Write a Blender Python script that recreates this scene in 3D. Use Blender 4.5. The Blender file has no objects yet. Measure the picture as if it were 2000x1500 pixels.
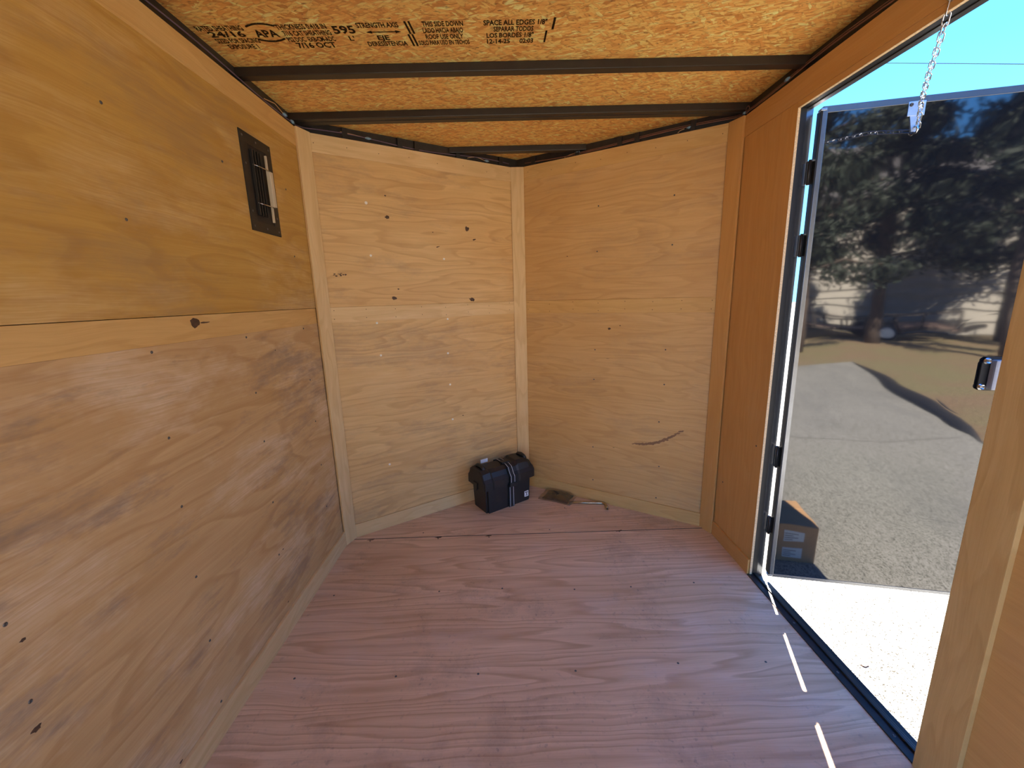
import bpy, bmesh, math, random
from mathutils import Vector, Matrix
random.seed(7)
sc = bpy.context.scene
COL = sc.collection

# ------------------------------------------------------------------ camera
cam_d = bpy.data.cameras.new('camera'); cam = bpy.data.objects.new('camera', cam_d); COL.objects.link(cam)
cam_d.sensor_width = 36.0; cam_d.sensor_fit = 'HORIZONTAL'; cam_d.lens = 14.446
cam_d.clip_start = 0.02; cam_d.clip_end = 500
def cam_axes(p, y, r):
    cy, sy, cp, sp = math.cos(y), math.sin(y), math.cos(p), math.sin(p)
    fwd = Vector((sy*cp, cy*cp, -sp)); right = Vector((cy, -sy, 0)); up = right.cross(fwd)
    c, s = math.cos(r), math.sin(r)
    return c*right + s*up, -s*right + c*up, fwd
cr, cu, cf = cam_axes(0.2079, 0.0100, -0.0274)
cam.matrix_world = Matrix(((cr.x, cu.x, -cf.x, -0.0924), (cr.y, cu.y, -cf.y, -2.0851), (cr.z, cu.z, -cf.z, 1.3000), (0, 0, 0, 1)))
sc.camera = cam

# ------------------------------------------------------------------ sky, sun, exposure
world = bpy.data.worlds.new('sky'); sc.world = world; world.use_nodes = True
wn = world.node_tree; wn.nodes.clear()
w_out = wn.nodes.new('ShaderNodeOutputWorld'); w_bg = wn.nodes.new('ShaderNodeBackground')
w_tc = wn.nodes.new('ShaderNodeTexCoord'); w_sep = wn.nodes.new('ShaderNodeSeparateXYZ'); w_rmp = wn.nodes.new('ShaderNodeValToRGB')
wn.links.new(w_tc.outputs['Generated'], w_sep.inputs[0]); wn.links.new(w_sep.outputs['Z'], w_rmp.inputs[0])
wn.links.new(w_rmp.outputs[0], w_bg.inputs[0]); wn.links.new(w_bg.outputs[0], w_out.inputs[0])
e = w_rmp.color_ramp.elements
e[0].position = 0.0; e[0].color = (0.15, 0.465, 0.88, 1)
e[1].position = 1.0; e[1].color = (0.05, 0.16, 0.62, 1)
m_ = w_rmp.color_ramp.elements.new(0.35); m_.color = (0.072, 0.335, 0.96, 1)
w_bg.inputs[1].default_value = 1.0
SUN_DIR = Vector((-0.35, -0.937, -0.91)).normalized()          # the way the light travels
sun_d = bpy.data.lights.new('sun', 'SUN'); sun = bpy.data.objects.new('sun', sun_d); COL.objects.link(sun)
sun_d.energy = 14.0; sun_d.angle = math.radians(0.53); sun_d.color = (1.0, 0.92, 0.79)
sun.rotation_euler = SUN_DIR.to_track_quat('-Z', 'Y').to_euler(); sun.location = (4, 10, 12)
vs = sc.view_settings
vs.view_transform = 'Standard'; vs.look = 'None'; vs.gamma = 1.0; vs.use_curve_mapping = False
vs.exposure = 2.08
sc.display_settings.display_device = 'sRGB'

# ------------------------------------------------------------------ node helpers
class NT:
    def __init__(s, name):
        s.m = bpy.data.materials.new(name); s.m.use_nodes = True; s.t = s.m.node_tree; s.t.nodes.clear()
        s.out = s.t.nodes.new('ShaderNodeOutputMaterial')
    def put(s, sock, v):
        if v is None: return
        if isinstance(v, bpy.types.NodeSocket): s.t.links.new(v, sock)
        elif isinstance(v, (tuple, list)) and sock.type == 'RGBA' and len(v) == 3: sock.default_value = (*v, 1)
        else: sock.default_value = v
    def n(s, kind, out=0, **kw):
        nd = s.t.nodes.new('ShaderNode'+kind)
        for k, v in kw.items():
            if k.startswith('i_'):
                key = k[2:]; key = int(key) if key.isdigit() else key.replace('_', ' ')
                s.put(nd.inputs[key], v)
            else: setattr(nd, k, v)
        return nd.outputs[out]
    def math(s, op, a, b=0.0, c=0.0, clamp=False):
        return s.n('Math', operation=op, use_clamp=clamp, i_0=a, i_1=b, i_2=c)
    def vmath(s, op, a, b=(0, 0, 0)): return s.n('VectorMath', operation=op, i_0=a, i_1=b)
    def ramp(s, v, stops, interp='LINEAR'):
        nd = s.t.nodes.new('ShaderNodeValToRGB'); nd.color_ramp.interpolation = interp
        el = nd.color_ramp.elements
        while len(el) < len(stops): el.new(0.5)
        for x, (p, c) in zip(el, stops):
            x.position = p; x.color = (*c, 1) if isinstance(c, (tuple, list)) else (c, c, c, 1)
        s.put(nd.inputs[0], v); return nd.outputs[0]
    def mix(s, f, a, b, blend='MIX'):
        nd = s.t.nodes.new('ShaderNodeMix'); nd.data_type = 'RGBA'; nd.blend_type = blend; nd.clamp_factor = True
        s.put(nd.inputs[0], f); s.put(nd.inputs[6], a); s.put(nd.inputs[7], b); return nd.outputs[2]
    def noise(s, vec, scale, detail=3, rough=0.5, dist=0.0, out=0):
        return s.n('TexNoise', out=out, i_Vector=vec, i_Scale=scale, i_Detail=detail, i_Roughness=rough, i_Distortion=dist)
    def mapr(s, v, a, b, c, d): return s.n('MapRange', i_0=v, i_1=a, i_2=b, i_3=c, i_4=d)
    def bump(s, h, strength=0.2, dist=0.002): return s.n('Bump', i_Strength=strength, i_Distance=dist, i_Height=h)
    def principled(s, color=None, rough=None, metal=None, normal=None, **kw):
        nd = s.t.nodes.new('ShaderNodeBsdfPrincipled')
        s.put(nd.inputs['Base Color'], color); s.put(nd.inputs['Roughness'], rough); s.put(nd.inputs['Metallic'], metal)
        if normal is not None: s.put(nd.inputs['Normal'], normal)
        for k, v in kw.items(): s.put(nd.inputs[k.replace('_', ' ')], v)
        s.t.links.new(nd.outputs[0], s.out.inputs[0]); return nd

def plain(name, color, rough=0.5, metal=0.0, noise=0.0, nscale=30.0, bump=0.0, **kw):
    s = NT(name); c = color; nrm = None
    tc = s.n('TexCoord', out=3)
    nz = s.noise(tc, nscale, 4, 0.6)
    if noise: c = s.mix(s.mapr(nz, .3, .7, 0, 1), tuple(x*(1-noise) for x in color), tuple(min(1, x*(1+noise)) for x in color))
    if bump: nrm = s.bump(nz, bump, 0.003)
    s.principled(c, rough, metal, nrm, **kw); return s.m

def wood(name, light, dark, fine, along=0.9, across=7.0, freq=17.0, contrast=0.7, pale=(0.62, 0.47, 0.30), palef=0.35, rough=0.55, dirt=0.0, spec=0.35, weather=0.0):
    """rotary-cut veneer: grain runs along local X, contour bands of a stretched field"""
    s = NT(name)
    tc = s.n('TexCoord', out=3); rnd = s.n('ObjectInfo', out=5)
    off = s.n('CombineXYZ', i_0=s.math('MULTIPLY', rnd, 37.0), i_1=s.math('MULTIPLY', rnd, 91.0), i_2=s.math('MULTIPLY', rnd, 13.0))
    p = s.vmath('ADD', tc, off)
    warp = s.noise(p, 2.3, 2, 0.5, out=1)
    pw = s.vmath('ADD', p, s.vmath('MULTIPLY', s.vmath('SUBTRACT', warp, (.5, .5, .5)), (.10, .06, 0)))
    field = s.noise(s.vmath('MULTIPLY', pw, (along, across, 1)), 1.0, 2.5, 0.45)
    ring = s.math('FRACT', s.math('MULTIPLY', field, freq))
    band = s.ramp(ring, [(0.0, 0.0), (0.55, 0.30), (0.86, 1.0), (0.93, 0.75), (1.0, 0.0)], 'EASE')
    fib = s.noise(s.vmath('MULTIPLY', pw, (7.0, 260.0, 30)), 1.0, 3, 0.6)
    fib2 = s.noise(s.vmath('MULTIPLY', pw, (2.2, 46.0, 8)), 1.0, 3, 0.6)
    broad = s.noise(s.vmath('MULTIPLY', pw, (1.3, 3.4, 1)), 1.0, 3, 0.55)
    amt = s.math('MULTIPLY', band, s.mapr(broad, .30, .66, contrast*.45, contrast))
    col = s.mix(amt, light, dark)
    col = s.mix(s.mapr(broad, .45, .68, 0, .55), col, fine)
    col = s.mix(s.mapr(fib2, .35, .75, 0, .38), col, dark)
    col = s.mix(s.mapr(fib, .42, .8, 0, .35), col, dark)
    pn = s.noise(s.vmath('MULTIPLY', p, (2.1, 5.0, 1)), 1.0, 5, 0.68)
    pm = s.math('MULTIPLY', s.mapr(pn, .50, .70, 0, palef), s.mapr(fib, .3, .6, 1, .45))
    col = s.mix(pm, col, pale)
    if weather:
        wn_ = s.noise(s.vmath('MULTIPLY', p, (1.7, 4.4, 1)), 1.0, 6, 0.75)
        wm = s.math('MULTIPLY', s.mapr(wn_, .50, .62, 0, weather), s.mapr(fib2, .3, .6, .4, 1))
        col = s.mix(wm, col, (0.27, 0.185, 0.125))
    if dirt:
        dn = s.noise(p, 3.2, 7, 0.72); dm = s.mapr(dn, .52, .75, 0, dirt)
        sp = s.mapr(s.noise(p, 55, 3, .6), .58, .70, 0, dirt*1.1)
        col = s.mix(s.math('MAXIMUM', dm, s.math('MULTIPLY', sp, s.mapr(dn, .45, .6, 0, 1))), col, (0.17, 0.125, 0.11))
    hv = s.math('ADD', s.math('MULTIPLY', fib, .6), s.math('MULTIPLY', band, .35))
    pr = s.principled(col, s.mapr(fib, .3, .7, rough-.06, rough+.1), 0.0, s.bump(hv, .25, .0012))
    pr.inputs['Specular IOR Level'].default_value = spec
    return s.m

M = {}
M['ply_side'] = wood('plywood_side', (.60, .35, .085), (.42, .21, .042), (.52, .275, .055), palef=.65, pale=(.76, .53, .26), contrast=.7, weather=.3, freq=9, across=5)
M['ply_low'] = wood('plywood_weathered', (.64, .41, .19), (.44, .235, .085), (.55, .325, .125), palef=.85, pale=(.78, .61, .42), contrast=.8, weather=.7, freq=9, across=5)
M['ply_nose'] = wood('plywood_nose', (.76, .50, .215), (.52, .295, .11), (.66, .39, .15), palef=.35, pale=(.78, .58, .33), contrast=.8, weather=.35, freq=12)
M['ply_nose_warm'] = wood('plywood_nose_warm', (.72, .44, .17), (.52, .275, .09), (.62, .345, .115), palef=.25, pale=(.74, .50, .25), contrast=.6, weather=.2, freq=12)
M['ply_door'] = wood('plywood_door', (.70, .37, .115), (.56, .275, .075), (.62, .305, .085), palef=.15, contrast=.4, freq=8)
M['board'] = wood('pine_board', (.78, .55, .275), (.58, .36, .15), (.70, .46, .205), along=1.6, across=10, palef=.35, pale=(.80, .62, .38), contrast=.6, freq=7)
M['board_warm'] = wood('pine_board_warm', (.72, .44, .155), (.54, .29, .085), (.64, .36, .115), along=1.6, across=10, palef=.35, pale=(.76, .54, .26), contrast=.6, freq=7)
M['floor'] = wood('floor_plywood', (.84, .575, .37), (.46, .25, .125), (.69, .435, .25), along=.38, across=5.4, freq=17, contrast=.85, pale=(.72, .58, .51), palef=.4, dirt=.5, rough=.36, spec=.6)
M['ply_edge'] = plain('plywood_edge', (.66, .47, .27), .7, noise=.25, nscale=160)
M['black_metal'] = plain('black_steel', (.022, .019, .017), .42, 0.0, noise=.3, nscale=25)
M['bow_metal'] = plain('bow_steel', (.022, .016, .012), .40, .0, noise=.2, nscale=14)
M['black_trim'] = plain('black_rubber', (.010, .010, .011), .55, 0.0)
M['alu'] = plain('dark_painted_aluminium', (.21, .22, .24), .26, .9, noise=.1, nscale=12)
M['zinc'] = plain('zinc_plated_steel', (.62, .63, .65), .22, 1.0, noise=.15, nscale=40)
M['screw_dark'] = plain('weathered_screw', (.13, .12, .11), .45, .7)
M['screw_white'] = plain('bright_screw', (.86, .83, .74), .4, 0.0)
M['nail'] = plain('nail_hole', (.13, .07, .03), .7)
M['sap'] = plain('sap_streak', (.26, .13, .055), .65, noise=.4, nscale=120)
M['knot'] = plain('pine_knot', (.075, .035, .016), .6, noise=.5, nscale=90)
M['skin_out'] = plain('black_trailer_skin', (.02, .02, .022), .12, 0.0)
M['underframe'] = plain('underframe_steel', (.03, .03, .03), .6)
M['box_plastic'] = plain('moulded_black_plastic', (.013, .013, .014), .46, noise=.25, nscale=220, bump=.15)
M['strap'] = plain('black_webbing', (.010, .010, .013), .75, noise=.3, nscale=300, bump=.3)
M['strap_line'] = plain('white_webbing_line', (.55, .55, .58), .7)
M['white_paper'] = plain('white_label', (.78, .78, .80), .6)
M['ink'] = plain('label_ink', (.03, .03, .035), .7)
M['wire_brown'] = plain('brown_wire', (.20, .085, .05), .45)
M['wire_purple'] = plain('purple_wire', (.14, .09, .13), .45)
M['wire_tan'] = plain('tan_wire', (.50, .30, .14), .45)
M['crimp'] = plain('blue_grey_crimp', (.20, .32, .42), .35)
M['red'] = plain('red_button', (.75, .012, .012), .35)
M['latch_grey'] = plain('grey_latch_housing', (.34, .34, .36), .45, noise=.1)
M['blued_zinc'] = plain('galvanised_bracket', (.70, .72, .75), .32, .9, noise=.1, nscale=30)
M['gold_zinc'] = plain('yellow_zinc_steel', (.46, .40, .27), .28, .95, noise=.3, nscale=50)
M['cream'] = plain('cream_plastic', (.62, .50, .34), .5)
M['vent_plastic'] = plain('vent_black_plastic', (.020, .016, .012), .5, noise=.2)
M['bag_dark'] = plain('dark_bagged_hardware', (.020, .015, .015), .4, noise=.6, nscale=60, bump=.5)
M['cardboard'] = plain('brown_cardboard', (.50, .29, .14), .8, noise=.08, nscale=20)
M['tape'] = plain('packing_tape', (.28, .15, .07), .3)
M['tyre'] = plain('tyre_rubber', (.02, .02, .021), .8)
M['rim'] = plain('silver_rim', (.75, .77, .80), .35, .6)
M['utility_steel'] = plain('rusty_black_steel', (.035, .026, .022), .6, noise=.4)
M['deck_wood'] = plain('grey_deck_board', (.17, .11, .085), .8, noise=.3)
M['bark'] = plain('tree_bark', (.085, .06, .045), .9, noise=.4, nscale=14, bump=.6)
M['roof'] = plain('roof_shingle', (.10, .09, .085), .9, noise=.3)
M['siding'] = plain('beige_siding', (.30, .27, .225), .6, noise=.06, nscale=3)
M['dark_strip'] = plain('black_strip', (.016, .016, .018), .7, noise=.3)
M['cable'] = plain('power_cable', (.05, .10, .12), .6)

def mk_film():
    s = NT('clear_plastic_film')
    g = s.t.nodes.new('ShaderNodeBsdfGlossy'); g.inputs['Roughness'].default_value = .12
    t = s.t.nodes.new('ShaderNodeBsdfTransparent'); t.inputs[0].default_value = (.93, .93, .94, 1)
    mx = s.t.nodes.new('ShaderNodeMixShader'); lw = s.n('LayerWeight', out=1, i_Blend=.35)
    s.put(mx.inputs[0], s.mapr(lw, 0, 1, .07, .55))
    s.t.links.new(t.outputs[0], mx.inputs[1]); s.t.links.new(g.outputs[0], mx.inputs[2]); s.t.links.new(mx.outputs[0], s.out.inputs[0])
    return s.m
M['film'] = mk_film()

def mk_stamp():
    s = NT('stamp_ink'); tc = s.n('TexCoord', out=3)
    d = s.t.nodes.new('ShaderNodeBsdfDiffuse'); d.inputs[0].default_value = (.040, .022, .010, 1)
    t = s.t.nodes.new('ShaderNodeBsdfTransparent'); mx = s.t.nodes.new('ShaderNodeMixShader')
    nz = s.noise(tc, 140, 4, .6); s.put(mx.inputs[0], s.mapr(nz, .30, .45, .55, .97))
    s.t.links.new(t.outputs[0], mx.inputs[1]); s.t.links.new(d.outputs[0], mx.inputs[2]); s.t.links.new(mx.outputs[0], s.out.inputs[0])
    return s.m
M['stamp'] = mk_stamp()

def mk_osb():
    s = NT('oriented_strand_board'); tc = s.n('TexCoord', out=3)
    col = None; hgt = None
    base = s.noise(tc, 9, 4, .6)
    col = s.mix(s.mapr(base, .3, .7, 0, 1), (0.750, 0.342, 0.078), (0.900, 0.501, 0.127))
    for i, (ang, sx, sy, cov) in enumerate(((.15, 9, 34, .55), (1.1, 11, 42, .62), (-.45, 13, 55, .62), (.7, 14, 50, .66), (-.12, 18, 80, .6), (2.3, 24, 80, .68), (.3, 30, 120, .62))):
        rot = s.n('VectorRotate', rotation_type='Z_AXIS', i_Vector=tc, i_Angle=ang)
        wv = s.vmath('ADD', rot, s.vmath('MULTIPLY', s.noise(rot, 18, 2, .5, out=1), (.02, .012, 0)))
        v = s.vmath('ADD', s.vmath('MULTIPLY', wv, (sx*1.3, sy*1.3, 1)), (i*7.3, i*3.1, 0))
        vd = s.t.nodes.new('ShaderNodeTexVoronoi'); vd.voronoi_dimensions = '2D'; s.put(vd.inputs['Vector'], v); vd.inputs['Scale'].default_value = 1.0
        sepc = s.n('SeparateColor', i_0=vd.outputs['Color']); sepg = s.n('SeparateColor', out=1, i_0=vd.outputs['Color'])
        flake = s.ramp(sepc, [(0, (0.549, 0.214, 0.042)), (.3, (0.812, 0.370, 0.084)), (.6, (0.900, 0.528, 0.134)), (.88, (0.900, 0.648, 0.184)), (1, (0.900, 0.870, 0.325))])
        g = s.noise(s.vmath('MULTIPLY', v, (.8, 6, 1)), 1.0, 2, .5)
        flake = s.mix(s.mapr(g, .4, .75, 0, .4), flake, (0.609, 0.260, 0.056))
        msk = s.math('GREATER_THAN', sepg, cov)
        col = s.mix(s.math('MULTIPLY', msk, .85), col, flake)
        edge = s.mapr(vd.outputs['Distance'], .45, .8, 0, .5)
        col = s.mix(s.math('MULTIPLY', msk, edge), col, (0.406, 0.167, 0.035))
        hh = s.math('MULTIPLY', msk, sepc); hgt = hh if hgt is None else s.math('MAXIMUM', hgt, hh)
    dk = s.noise(s.vmath('MULTIPLY', tc, (40, 110, 1)), 1.0, 3, .6)
    col = s.mix(s.mapr(dk, .62, .70, 0, .8), col, (0.173, 0.075, 0.022))
    s.principled(col, .5, 0.0, s.bump(hgt, .5, .002)); return s.m
M['osb'] = mk_osb()

def mk_concrete():
    s = NT('exposed_concrete'); tc = s.n('TexCoord', out=3)
    big = s.noise(tc, .6, 5, .6); mid = s.noise(tc, 7, 4, .6)
    col = s.mix(s.mapr(big, .3, .7, 0, 1), (.30, .288, .25), (.37, .355, .31))
    col = s.mix(s.mapr(mid, .35, .7, 0, .4), col, (.37, .355, .31))
    vd = s.t.nodes.new('ShaderNodeTexVoronoi'); s.put(vd.inputs['Vector'], tc); vd.inputs['Scale'].default_value = 230
    gr = s.n('SeparateColor', i_0=vd.outputs['Color'])
    col = s.mix(s.mapr(gr, .58, .86, 0, .95), col, (.022, .019, .013))
    col = s.mix(s.mapr(gr, .0, .2, .5, 0), col, (.44, .42, .37))
    v2 = s.t.nodes.new('ShaderNodeTexVoronoi'); s.put(v2.inputs['Vector'], tc); v2.inputs['Scale'].default_value = 85
    g2 = s.n('SeparateColor', i_0=v2.outputs['Color'])
    col = s.mix(s.math('MULTIPLY', s.mapr(g2, .90, .93, 0, .95), s.mapr(v2.outputs['Distance'], .35, .5, 1, 0)), col, (.030, .026, .02))
    st = s.noise(s.vmath('MULTIPLY', tc, (1.5, .5, 1)), 1.0, 5, .65)
    col = s.mix(s.mapr(st, .50, .68, 0, .45), col, (.17, .167, .155))
    pr = s.principled(col, .9, 0.0, s.bump(vd.outputs['Distance'], .3, .003)); pr.inputs['Specular IOR Level'].default_value = .06; return s.m
M['concrete'] = mk_concrete()

def mk_lawn():
    s = NT('dormant_lawn'); tc = s.n('TexCoord', out=3)
    a = s.noise(tc, .8, 6, .7); b = s.noise(tc, 14, 5, .7)
    col = s.mix(s.mapr(a, .38, .62, 0, 1), (.20, .12, .065), (.17, .15, .06))
    col = s.mix(s.mapr(b, .35, .65, 0, .6), col, (.27, .20, .11))
    s.principled(col, .95, 0.0, s.bump(b, .7, .05)); return s.m
M['lawn'] = mk_lawn()

def mk_leaf():
    s = NT('evergreen_needles'); rnd = s.n('ObjectInfo', out=5); tc = s.n('TexCoord', out=3)
    col = s.mix(s.noise(tc, 3, 3, .6), (.008, .016, .009), (.028, .036, .018))
    s.principled(col, .7); return s.m
M['leaf'] = mk_leaf()

def mk_gloss():
    s = NT('gloss_black_door_skin'); tc = s.n('TexCoord', out=3)
    n1 = s.noise(s.vmath('MULTIPLY', tc, (1.6, 2.6, 1)), 1.0, 2, .5)
    dv = s.vmath('SUBTRACT', tc, (.66, .97, 0))
    ln = s.n('VectorMath', out=1, operation='LENGTH', i_0=dv)
    dent = s.mapr(ln, .05, .20, 1, 0)
    h = s.math('ADD', n1, s.math('MULTIPLY', dent, .16))
    pr = s.principled((.010, .010, .012), .035, 0.0, s.bump(h, .22, .012)); pr.inputs['IOR'].default_value = 1.56
    pr.inputs['Specular IOR Level'].default_value = 1.0; return s.m
M['gloss'] = mk_gloss()

# ------------------------------------------------------------------ mesh helpers
def link(name, me, mat=None, parent=None, mw=None):
    o = bpy.data.objects.new(name, me); COL.objects.link(o)
    if mat and me is not None and len(me.materials) == 0: me.materials.append(M[mat])
    if parent is not None: o.parent = parent
    if mw is not None: o.matrix_local = mw
    return o
def me_from(name, bm, smooth=False):
    me = bpy.data.meshes.new(name); bmesh.ops.recalc_face_normals(bm, faces=bm.faces); bm.to_mesh(me); bm.free()
    if smooth:
        for f in me.polygons: f.use_smooth = True
    return me
def empty(name, loc=(0, 0, 0), rz=0.0, parent=None):
    o = bpy.data.objects.new(name, None); COL.objects.link(o); o.location = loc; o.rotation_euler = (0, 0, rz)
    o.empty_display_size = .1
    if parent is not None: o.parent = parent
    return o
def tag(o, label=None, cat=None, group=None, kind=None):
    if label: o['label'] = label
    if cat: o['category'] = cat
    if group: o['group'] = group
    if kind: o['kind'] = kind
    return o
def add_box(bm, a, b, bevel=0.0):
    x0, y0, z0 = a; x1, y1, z1 = b
    vs_ = [bm.verts.new(p) for p in ((x0,y0,z0),(x1,y0,z0),(x1,y1,z0),(x0,y1,z0),(x0,y0,z1),(x1,y0,z1),(x1,y1,z1),(x0,y1,z1))]
    fs = [bm.faces.new([vs_[i] for i in f]) for f in ((3,2,1,0),(4,5,6,7),(0,1,5,4),(1,2,6,5),(2,3,7,6),(3,0,4,7))]
    if bevel:
        es = set(ed for f in fs for ed in f.edges)
        bmesh.ops.bevel(bm, geom=list(es), offset=bevel, segments=2, affect='EDGES', profile=.6)
    return bm
def box(name, a, b, mat, parent=None, bevel=0.0, mw=None):
    bm = bmesh.new(); add_box(bm, a, b, bevel); return link(name, me_from(name, bm), mat, parent, mw)
def prism(name, pts, z0, z1, mat, parent=None, mw=None, bevel=0.0):
    bm = bmesh.new()
    lo = [bm.verts.new((x, y, z0)) for x, y in pts]; hi = [bm.verts.new((x, y, z1)) for x, y in pts]
    fs = [bm.faces.new(lo[::-1]), bm.faces.new(hi)]
    n = len(pts)
    for i in range(n): fs.append(bm.faces.new((lo[i], lo[(i+1) % n], hi[(i+1) % n], hi[i])))
    if bevel: bmesh.ops.bevel(bm, geom=list(bm.edges), offset=bevel, segments=2, affect='EDGES')
    return link(name, me_from(name, bm), mat, parent, mw)
def tube_bm(bm, pts, r, seg=8, closed=False):
    pts = [Vector(p) for p in pts]; rings = []
    n = len(pts); ref = Vector((0, 0, 1))
    for i, p in enumerate(pts):
        if closed: t = (pts[(i+1) % n] - pts[i-1]).normalized()
        else: t = (pts[min(i+1, n-1)] - pts[max(i-1, 0)]).normalized()
        if abs(t.dot(ref)) > .95: rf = Vector((1, 0, 0))
        else: rf = ref
        u = t.cross(rf).normalized(); v = t.cross(u)
        rr = r[i] if isinstance(r, (list, tuple)) else r
        rings.append([bm.verts.new(p + rr*(math.cos(a)*u + math.sin(a)*v)) for a in (2*math.pi*k/seg for k in range(seg))])
    m = n if closed else n-1
    for i in range(m):
        A, B = rings[i], rings[(i+1) % n]
        for k in range(seg): bm.faces.new((A[k], A[(k+1) % seg], B[(k+1) % seg], B[k]))
    if not closed: bm.faces.new(rings[0][::-1]); bm.faces.new(rings[-1])
    return bm
def tube(name, pts, r, mat, parent=None, seg=8, closed=False, mw=None):
    bm = bmesh.new(); tube_bm(bm, pts, r, seg, closed); return link(name, me_from(name, bm, True), mat, parent, mw)
def frame(o, x, y):
    """local frame: origin o, local X along x, local Y along y"""
    x = Vector(x).normalized(); y = Vector(y).normalized(); z = x.cross(y)
    return Matrix(((x.x, y.x, z.x, o[0]), (x.y, y.y, z.y, o[1]), (x.z, y.z, z.z, o[2]), (0, 0, 0, 1)))
def board(name, mw, L, Wd, t, mat, parent, bevel=.0012, z0=0.0):
    return box(name, (0, 0, z0), (L, Wd, z0+t), mat, parent, bevel, mw)

def disc_mesh(name, r, h, seg=12, sx=1.0, irregular=0.0, seed=0, cross=False):
    rg = random.Random(seed); bm = bmesh.new()
    ring = []; mid = []
    for k in range(seg):
        a = 2*math.pi*k/seg; rr = r*(1 + irregular*(rg.random()-.5))
        ring.append(bm.verts.new((rr*sx*math.cos(a), rr*math.sin(a), 0)))
        mid.append(bm.verts.new((rr*sx*.7*math.cos(a), rr*.7*math.sin(a), h)))
    for k in range(seg): bm.faces.new((ring[k], ring[(k+1) % seg], mid[(k+1) % seg], mid[k]))
    if cross:
        dp = [bm.verts.new((r*.3*math.cos(2*math.pi*k/seg), r*.3*math.sin(2*math.pi*k/seg), h*.3)) for k in range(seg)]
        for k in range(seg): bm.faces.new((mid[k], mid[(k+1) % seg], dp[(k+1) % seg], dp[k]))
        bm.faces.new(dp)
    else: bm.faces.new(mid)
    return me_from(name, bm)
SCREW = disc_mesh('screw', .0042, .0014, 10, cross=True); SCREW.materials.append(M['screw_dark'])
SCREWW = disc_mesh('screw_bright', .0062, .0022, 10, cross=False); SCREWW.materials.append(M['screw_white'])
NAIL = disc_mesh('nail', .0022, .0005, 8); NAIL.materials.append(M['nail'])
KNOTS = [disc_mesh('knot', .009, .0006, 14, 1.3, .5, s) for s in range(4)]
for k in KNOTS: k.materials.append(M['knot'])
SAP = [disc_mesh('sap', .012, .0004, 14, 1.3, .7, s+9) for s in range(4)]
for k in SAP: k.materials.append(M['sap'])
def stick(name, me, mw, x, y, z, parent, sc_=(1, 1, 1), rz=0.0):
    return link(name, me, None, parent, mw @ Matrix.Translation((x, y, z)) @ Matrix.Rotation(rz, 4, 'Z') @ Matrix.Diagonal((*sc_, 1)))

# ------------------------------------------------------------------ the trailer shell (metres; floor z = 0, nose towards +y)
HW, NOSE, HP, RY = 1.01, 0.6355, 2.067, -2.85      # half width, nose depth, panel top, rear opening
ZC = 2.12                                          # underside of the strand board
T = .010
NL = math.hypot(HW, NOSE)
eL = Vector((HW, NOSE, 0))/NL                      # along left nose wall, corner to tip
eR = Vector((-HW, NOSE, 0))/NL                     # along right nose wall, corner to tip
A_, B_ = Vector((-HW, 0, 0)), Vector((HW, 0, 0))
UP = Vector((0, 0, 1))
def st(o): o['kind'] = 'structure'; return o

# floor: main sheet, second sheet in the nose, gap between
fl = st(prism('floor', [(-HW-.03, RY), (HW+.0, RY), (HW+.0, -.0065), (-HW-.03, -.0065)], -.018, 0, 'floor'))
prism('floor_panel', [(-HW-.03, .0005), (HW+.03, .0005), (.0, NOSE+.03)], -.018, 0, 'floor', fl)
I4 = Matrix.Identity(4)
box('floor_seam', (-HW, -.0064, -.016), (HW, .0004, -.0009), 'black_trim', fl)
for x, y in ((-.879,-.864),(-.519,-.870),(-.228,-.872),(.117,-.874),(.488,-.858),(.80,-.866),(-.909,-.448),(-.433,-.445),(-.146,-.439),(.181,-.462),(.438,-.458),(.731,-.445),
             (-.881,-.026),(-.505,-.023),(-.223,-.024),(.508,-.011),(.12,.03),(-.6,.04),(-.12,.36),(.24,.27),(-.85,-1.28),(-.45,-1.285),(-.05,-1.28),(.37,-1.285),(.76,-1.28)):
    stick('screw', SCREW, I4, x, y, 0, fl)
for x, y, a in ((-.505,-.012,.2),(-.223,-.010,.8),(-.881,-.014,.4),(.508,-.004,1.1)):
    stick('splinter_chip', KNOTS[1], I4, x, y, .0001, fl, (1.7, .55, .6), a*.3)
st(box('underframe', (-HW-.05, RY, -.13), (HW+.045, -.002, -.019), 'underframe'))
st(prism('underframe_nose', [(-HW-.05, -.002), (HW+.05, -.002), (0, NOSE+.05)], -.13, -.019, 'underframe'))

def panel_wall(name, skin_pts, mat='skin_out'):
    w = st(prism(name, skin_pts, -.13, ZC+.06, mat)); return w

# --- left wall
wl = panel_wall('wall_left', [(-HW-.055, RY), (-HW-.050, RY), (-HW-.050, .02), (-HW-.055, .02)])
def fr_left(y, z, off=0.0): return frame((-HW-T+off, y, z), (0, 1, 0), (0, 0, 1))      # local Z = (1,0,0)
R0, R1, T0 = 1.197, 1.274, 1.986
board('plywood_panel', fr_left(-2.44, R1+.001), 2.44, T0-R1+.03, T+.0025, 'ply_side', wl)
board('plywood_panel', fr_left(RY, R1+.001), -2.441-RY, T0-R1+.03, T, 'ply_side', wl)
board('plywood_panel', fr_left(-2.44, .0), 2.44, R0+.004, T, 'ply_low', wl)
board('plywood_panel', fr_left(RY, .0), -2.441-RY, R0+.004, T, 'ply_low', wl)
board('rail_board', fr_left(RY, R0), -RY-.05, R1-R0-.0005, T-.001, 'board_warm', wl, z0=.0)
board('top_board', fr_left(RY, T0), -RY-.05, HP-T0, .005, 'board_warm', wl, z0=T)
F = fr_left(0, 0)
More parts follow.
